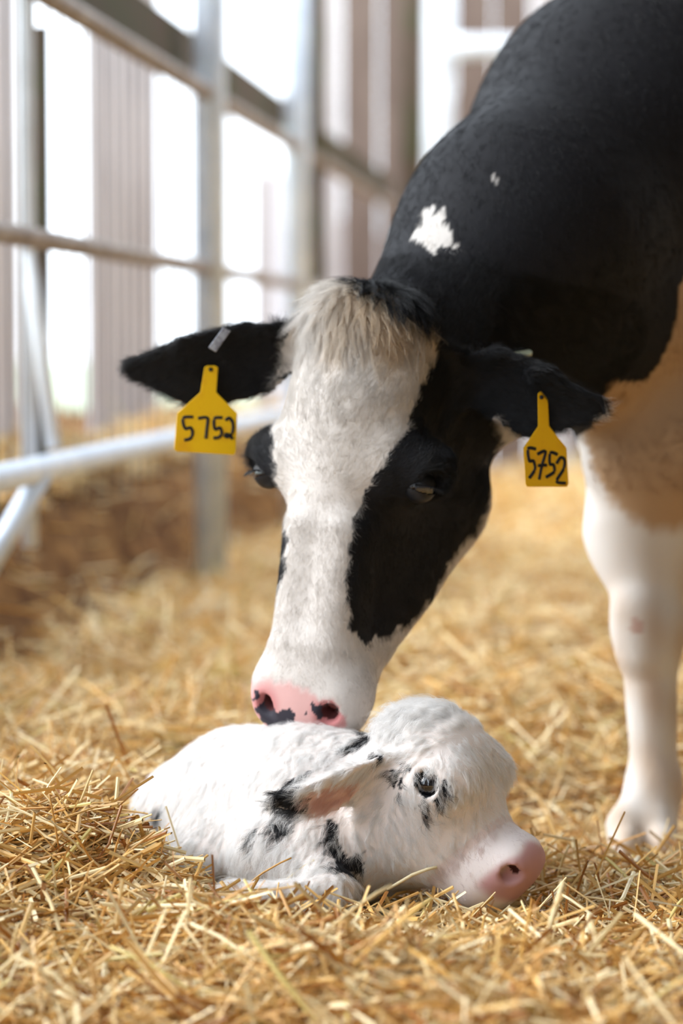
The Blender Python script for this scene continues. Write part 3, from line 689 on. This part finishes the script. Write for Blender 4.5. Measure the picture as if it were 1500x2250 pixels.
# ------------------------------------------------------------------ coats
def coat(name, parent, v, F, N, colorfn, sel, n_clump, per, crad, lenfn, dirfn, lift, wave, rad, tipconv=.5, jit=2, pts=6, skip=None, lab=None, lockvar=.9):
    tri = np.concatenate([F[:, [0, 1, 2]], F[:, [0, 2, 3]]]); tri = tri[sel[tri].all(1)]
    ar = np.linalg.norm(np.cross(v[tri[:, 1]]-v[tri[:, 0]], v[tri[:, 2]]-v[tri[:, 0]]), axis=1)
    t = rng.choice(len(tri), n_clump, p=ar/ar.sum()); u = rng.random((n_clump, 2)); fl = u.sum(1) > 1; u[fl] = 1-u[fl]
    w3 = np.c_[1-u.sum(1), u]; P = (v[tri[t]]*w3[:, :, None]).sum(1); Nn = (N[tri[t]]*w3[:, :, None]).sum(1); Nn /= np.linalg.norm(Nn, axis=1)[:, None]
    D = dirfn(P); D = D-Nn*(D*Nn).sum(1)[:, None]; D /= np.maximum(np.linalg.norm(D, axis=1), 1e-6)[:, None]
    S = np.cross(Nn, D); a_ = rng.normal(0, .25, n_clump)[:, None]; D = D*np.cos(a_)+S*np.sin(a_); S = np.cross(Nn, D)
    Ln = lenfn(P)*rng.uniform(.75, 1.2, n_clump); ph = rng.uniform(0, 6.28, n_clump); wv = wave*rng.uniform(.4, 1.4, n_clump)
    rp = lambda q: np.repeat(q, per, 0)
    n = n_clump*per; o1 = rng.normal(0, crad, (n, 2)); P2 = rp(P)+rp(D)*o1[:, :1]+rp(S)*o1[:, 1:]
    Lh = rp(Ln)*rng.uniform(.7, 1.1, n); lf = lift+rng.normal(0, .1, n)
    P2 -= rp(Nn)*.0012
    col, blk, bare = colorfn(P2, rp(Nn), jit)
    if skip is not None: keep = ~(bare | skip(P2))
    else: keep = ~bare
    pos = np.empty((n, pts, 3)); D2, S2, N2_ = rp(D), rp(S), rp(Nn); ph2 = rp(ph)+rng.normal(0, .22, n); wv2 = rp(wv)
    for i in range(pts):
        q = i/(pts-1)
        pos[:, i] = P2 - S2*(o1[:, 1:]*tipconv*q*q) + D2*(Lh*q*math.cos(.3))[:, None] + N2_*((lf*Lh*q*(1-.55*q)))[:, None] + \
            S2*(wv2*Lh*np.sin(ph2+q*4.5)*q)[:, None] + N2_*(wv2*.5*Lh*np.cos(ph2+q*5)*q)[:, None]
    pos = pos[keep]; col = col[keep]*rng.uniform(.88, 1.06, keep.sum())[:, None]*rp(rng.uniform(lockvar, 1.05, n_clump))[keep][:, None]; n = len(pos)
    hc = bpy.data.hair_curves.new(name); hc.add_curves([pts]*n)
    hc.points.foreach_set('position', pos.astype(np.float32).ravel())
    rr = np.tile(rad*np.linspace(1, .25, pts), n)
    hc.points.foreach_set('radius', rr.astype(np.float32))
    at = hc.attributes.new('hcol', 'FLOAT_COLOR', 'CURVE'); at.data.foreach_set('color', np.c_[np.clip(col, 0, .975), np.ones(n)].astype(np.float32).ravel())
    hc.materials.append(MT['fur'])
    o = bpy.data.objects.new(name, hc); COL.objects.link(o); o.parent = parent; o['kind'] = 'stuff'
    if lab: o['label'] = lab
    return o
Lc = (cv-OC)@RC.T
headsel = (Lc[:, 1] < .62) & (Lc[:, 1] > -.08) & (cv[:, 1] < 3.36) & (cv[:, 0] < .42)
def cdir(P):
    L = (P-OC)@RC.T; u, s, w_ = L.T
    ear = np.abs(u) > .125
    ds = np.where(s > .245, 1.0, -1.0)*np.minimum(1, np.abs(s-.245)*14+.1)
    d = np.stack([np.clip(u*7, -1, 1)*.6, ds, .25+0*u], 1)
    d[ear] = np.stack([np.sign(u)*1.0, .35+0*u, 0*u], 1)[ear]
    return d@RC
def clen(P):
    L = (P-OC)@RC.T; u, s, w_ = L.T
    l = np.interp(s, [.3, .45, .5], [.011, .0105, .006]); l = np.where(s < .17, .014, l); l = np.where(np.abs(u) > .11, .016, l); return l
ceyefree = lambda P: np.minimum(*[np.linalg.norm((P-OC)@RC.T-V(q*.125, .228, .048), axis=1) for q in (-1, 1)]) < .019
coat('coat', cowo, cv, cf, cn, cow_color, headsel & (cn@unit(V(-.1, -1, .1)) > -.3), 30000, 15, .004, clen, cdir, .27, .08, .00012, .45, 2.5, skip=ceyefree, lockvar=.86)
necksel = (cv[:, 1] < 3.75) & (cv[:, 2] > .45) & ~headsel & (cv[:, 0] < .75) & (cn[:, 1] < .4)
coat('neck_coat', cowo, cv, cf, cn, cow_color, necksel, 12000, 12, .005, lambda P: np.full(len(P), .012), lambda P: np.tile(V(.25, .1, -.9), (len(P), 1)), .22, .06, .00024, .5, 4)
tuft = (Lc[:, 1] < .06) & (Lc[:, 1] > -.05) & (np.abs(Lc[:, 0]) < .085) & (Lc[:, 2] < .075) & (cv[:, 1] < 3.3)
def tdir(P):
    L = (P-OC)@RC.T; return np.stack([L[:, 0]*5+.15, np.ones(len(P)), -.1+0*L[:, 0]], 1)@RC
coat('poll_tuft', cowo, cv, cf, cn, cow_color, tuft, 420, 28, .004, lambda P: np.full(len(P), .045), tdir, .25, .1, .00018, 1.0, 5, 8, lab='cream tuft of long hair on the poll')
fsel = (fnn[:, 1] < .45) & (fv[:, 2] > -.09)
def fdir(P):
    L = (P-OF)@RF.T; u, s, w_ = L.T
    hd = np.stack([u*6, np.where(s > .06, 1.0, -.4)+0*u, .55+0*u], 1)@RF
    bd = np.tile(V(-.45, -.1, -.85), (len(P), 1)); x, y = project(P)
    ear = (x < 850) & (x > 600) & (y > 1640) & (y < 1800) & (P[:, 1] < 2.9)
    bd[ear] = V(-.8, 0, -.45)
    return np.where(((s > -.02) & (np.abs(u) < .1) & (w_ < .14) & ~ear)[:, None], hd, bd)
def flen(P):
    L = (P-OF)@RF.T; u, s, w_ = L.T
    head = (np.abs(u) < .1) & (w_ < .14) & (s > -.03)
    l = np.full(len(P), .024); l = np.where(head, .02, l); l = np.where(head & (s > .12), .014, l); return np.where(head & (s > .175), .007, l)
eyefree = lambda P: np.minimum(*[np.linalg.norm((P-OF)@RF.T-V(q*.073, .083, .022), axis=1) for q in (-1, 1)]) < .0175 + 9*(((P-OF)@RF.T)[:, 1] > .204)
coat('coat', calfo, fv, ff, fnn, calf_color, fsel, 12000, 23, .0025, flen, fdir, .24, .24, .00012, 1.05, 1.0, skip=eyefree, lockvar=.97)
crown = fsel & (((fv-OF)@RF.T)[:, 1] > -.05) & (np.linalg.norm(((fv-OF)@RF.T-V(0, .03, .02))/V(1, 1.1, .8), axis=1) < .062)
coat('crown_curls', calfo, fv, ff, fnn, calf_color, crown, 260, 22, .002, lambda P: np.full(len(P), .028), fdir, .35, .45, .00016, 1.0, 2, 9)
print('done', time.time()-T0)
